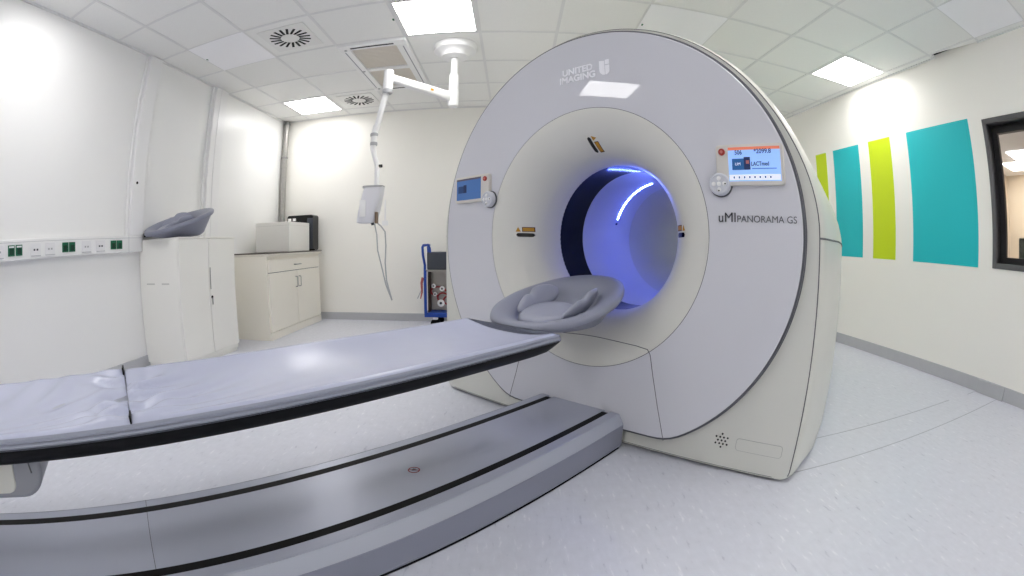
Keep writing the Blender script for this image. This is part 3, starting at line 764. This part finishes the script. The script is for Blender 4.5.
# ------------------------------------------------------------------ low cabinet
t = thing('low_cabinet', 'low ivory cabinet with one drawer and two doors in the far left corner', 'cabinet', (-2.375, 3.86, 0))
MB().box(-.56, -.02, 0, 1.28, .0, .838).build('body', CABB, t, bevel=.002)
bx(-.56, .02, -.012, 1.29, .838, .872).build('countertop', CTOP, t, bevel=.002)
bx(-.56, .0215, -.0135, 1.292, .862, .8735).build('countertop_edge', COUNTER, t, label='dark top edge')
bx(-.56, -.008, -.003, 1.283, 0, .075).build('plinth', CABB, t)
bx(-.02, 0, .02, 1.26, .675, .80).build('drawer', CABB, t, bevel=.002)
dr = t.children[-1]
def bar_handle(p0, p1, parent, out=.028):
    P0 = Vector(p0); P1 = Vector(p1); o = Vector((out, 0, 0))
    return MB().tube([P0, P0+o*.8, P0+o+(P1-P0)*.08, P1+o-(P1-P0)*.08, P1+o*.8, P1], .005, 8).build('handle', CHROME, parent)
bar_handle((0, .57, .735), (0, .71, .735), dr)
for y0, y1, hy in ((.02, .637, .60), (.643, 1.26, .68)):
    d_ = bx(-.02, 0, y0, y1, .085, .668).build('door', CABB, t, bevel=.002)
    bar_handle((0, hy, .49), (0, hy, .60), d_)
MB().box(-.021, -.018, .637, .643, .085, .668).box(-.021, -.018, .02, 1.26, .668, .675).build('door_gap', SEAM, t, smooth=0)
# box on the counter
t = thing('storage_box', 'plain white rectangular box standing on the low ivory cabinet', 'box', (-2.70, 4.75, .8735))
MB().box(-.235, .235, -.27, .27, .0, .335).build('box_body', CABW, t, bevel=.006)
bx(-.2365, .2365, -.2715, .2715, .295, .297).build('lid_joint', mat('lid_joint_grey', (205, 203, 196), .6), t)  # thin pale grey line around the box at the lid joint
t = thing('coffee_machine', 'black upright machine with a curved top behind the white box', 'machine', (-2.62, 5.10, .8735))
pr = rrect(-.19, .19, 0, .44, .03)
MB().prism_y(pr, -.05, .12).build('machine_body', BLACKG, t, bevel=.006)
bx(.11, .19, -.055, -.049, .02, .40).build('side_column', ANTH, t, bevel=.004)
for x in (-.15, -.08): bx(x-.022, x+.022, -.054, -.049, .372, .405).build('front_key', WHITE, t)
# corner pipe
t = thing('corner_pipe', 'galvanised vertical pipe in the far left corner of the room', 'pipe', (-2.975, 5.205, 0))
MB().lathe_z([(.040, 0), (.040, 2.596)], n=24).build('pipe', PIPE, t)
for z in (2.1, 1.2, 2.56): MB().lathe_z([(.041, z-.015), (.046, z-.012), (.046, z+.012), (.041, z+.015)], n=24).build('clamp', CHROME, t)

# ------------------------------------------------------------------ socket trunking on the left wall
t = thing('socket_trunking', 'white wall trunking with green and white sockets along the left wall', 'trunking', (XL, 0, 0))
MB().box(0, .058, -1.2, 2.612, .943, 1.073).build('trunking', TRIMW, t, bevel=.006)
MB().box(.058, .0595, -1.2, 2.60, 1.052, 1.056).build('trunking_lip', mat('lip_grey', (205, 206, 208), .5), t, smooth=0)
MB().box(0, .0592, 2.44, 2.446, .943, 1.073).build('trunking_joint', mat('lip_grey2', (205, 206, 208), .5), t, smooth=0)
def socket(y0, y1, kind):
    if kind == 'g':
        b = bx(.058, .066, y0, y1, .972, 1.038).build('power_socket', GREEN, t, bevel=.002, label='green power socket')
        bx(.066, .0675, y0+.012, y1-.012, .980, 1.018).build('socket_well', GREEND, b)
        bx(.066, .069, y0+.008, y1-.008, 1.022, 1.032).build('rocker', SOCKW if y1 < 1.4 else GREEN, b)
    else:
        ym = (y0+y1)/2
        b = bx(.058, .064, ym-.05, ym+.05, .957, 1.043).build('data_socket', SOCKW, t, bevel=.003)
        for d in (-.014, .014): bx(.064, .0655, ym+d-.008, ym+d+.008, .995, 1.007).build('port', ANTH if kind == 'd' else GREYARM, b)
        bx(.0625, .0645, ym-.048, ym+.048, .962, .966).build('label_strip', GREYARM, b)
for a in ((1.178, 1.240, 'g'), (1.249, 1.311, 'g'), (1.39, 1.49, 'd'), (1.53, 1.63, 'w'), (1.702, 1.764, 'g'), (1.772, 1.834, 'g'), (1.905, 2.005, 'w'), (2.06, 2.16, 'd'), (2.225, 2.287, 'g'), (2.296, 2.358, 'g'), (.7, .762, 'g'), (.77, .832, 'g'), (.9, 1.0, 'd'), (1.04, 1.14, 'w')):
    socket(*a)

# ------------------------------------------------------------------ blue trolley
t = thing('blue_trolley', 'blue hand trolley carrying equipment by the back wall, half behind the scanner', 'trolley', (-.72, 4.92, 0))
# local x -.24 .. .24
fr = MB()
for y in (-.16, .16):
    fr.tube([(-.225, y, .15), (-.225, y, .70), (-.245, y, .80), (-.25, y, .89), (-.235, y, .915)], .014, 10)
fr.tube([(-.235, -.16, .91), (-.235, .16, .91)], .014, 10)
fr.tube([(-.235, -.16, .905), (-.19, -.16, .915), (-.17, -.16, .88), (-.165, -.16, .83)], .013, 10)
fr.build('frame', BLUE, t)
MB().box(-.235, .24, -.18, .18, .13, .18).build('platform', BLUE, t, bevel=.006)
MB().box(-.235, -.205, -.182, -.165, .18, .64).build('side_panel', BLUE, t)
MB().box(-.20, .24, -.17, .17, .645, .835).build('equipment_box', ANTH, t, bevel=.012)
MB().box(-.215, .24, -.175, .175, .625, .645).build('shelf', STEEL, t)
MB().box(-.195, .235, .0, .16, .185, .622).build('steel_unit', STEEL, t, bevel=.004)
MB().box(-.195, -.185, -.16, 0, .185, .622).build('inner_wall', mat('dark_brown', (64, 48, 40), .6), t)
for x, z, r in ((-.15, .46, .026), (-.055, .43, .030), (-.135, .37, .024), (-.07, .27, .042), (.06, .36, .014), (.12, .40, .02)):
    k_ = MB().tube([(x, 0, z), (x, -.05, z), (x, -.055, z)], [r*.5, r, r*.8], 12).build('valve_knob', WHITE, t)
    MB().tube([(x, -.056, z), (x, -.06, z)], r*.35, 10).build('knob_centre', ANTH, k_)
for k, (x, z) in enumerate(((-.05, .33), (.03, .3), (-.1, .40))):
    MB().tube([(x+.06*math.cos(a)*(1+.2*k), -.03-.004*k, z+.05*math.sin(a)) for a in [PI*1.5*q/14 for q in range(15)]], .009, 8).build('hose', REDH, t, label='dark red hose')
MB().tube([(-.25, -.15, .56), (-.265, -.15, .50), (-.262, -.15, .40), (-.28, -.15, .33)], [.016, .014, .01, .006], 10).build('hanging_tag', mat('tag_red', (176, 92, 88), .6), t, label='red cord hanging at the handle side')
MB().tube([(-.27, -.15, .42), (-.30, -.15, .36), (-.315, -.15, .33)], .005, 6).build('cord', CABLE, t)
for x, y in ((-.12, -.13), (.17, -.13), (-.12, .13), (.17, .13)):
    wv = MB().tube([(x, y-.018, .055), (x, y+.018, .055)], .055, 24).build('wheel', BLACK, t, bevel=.006)
    bx(x-.025, x+.025, y-.024, y+.024, .10, .13).build('wheel_fork', SOCKW, wv)
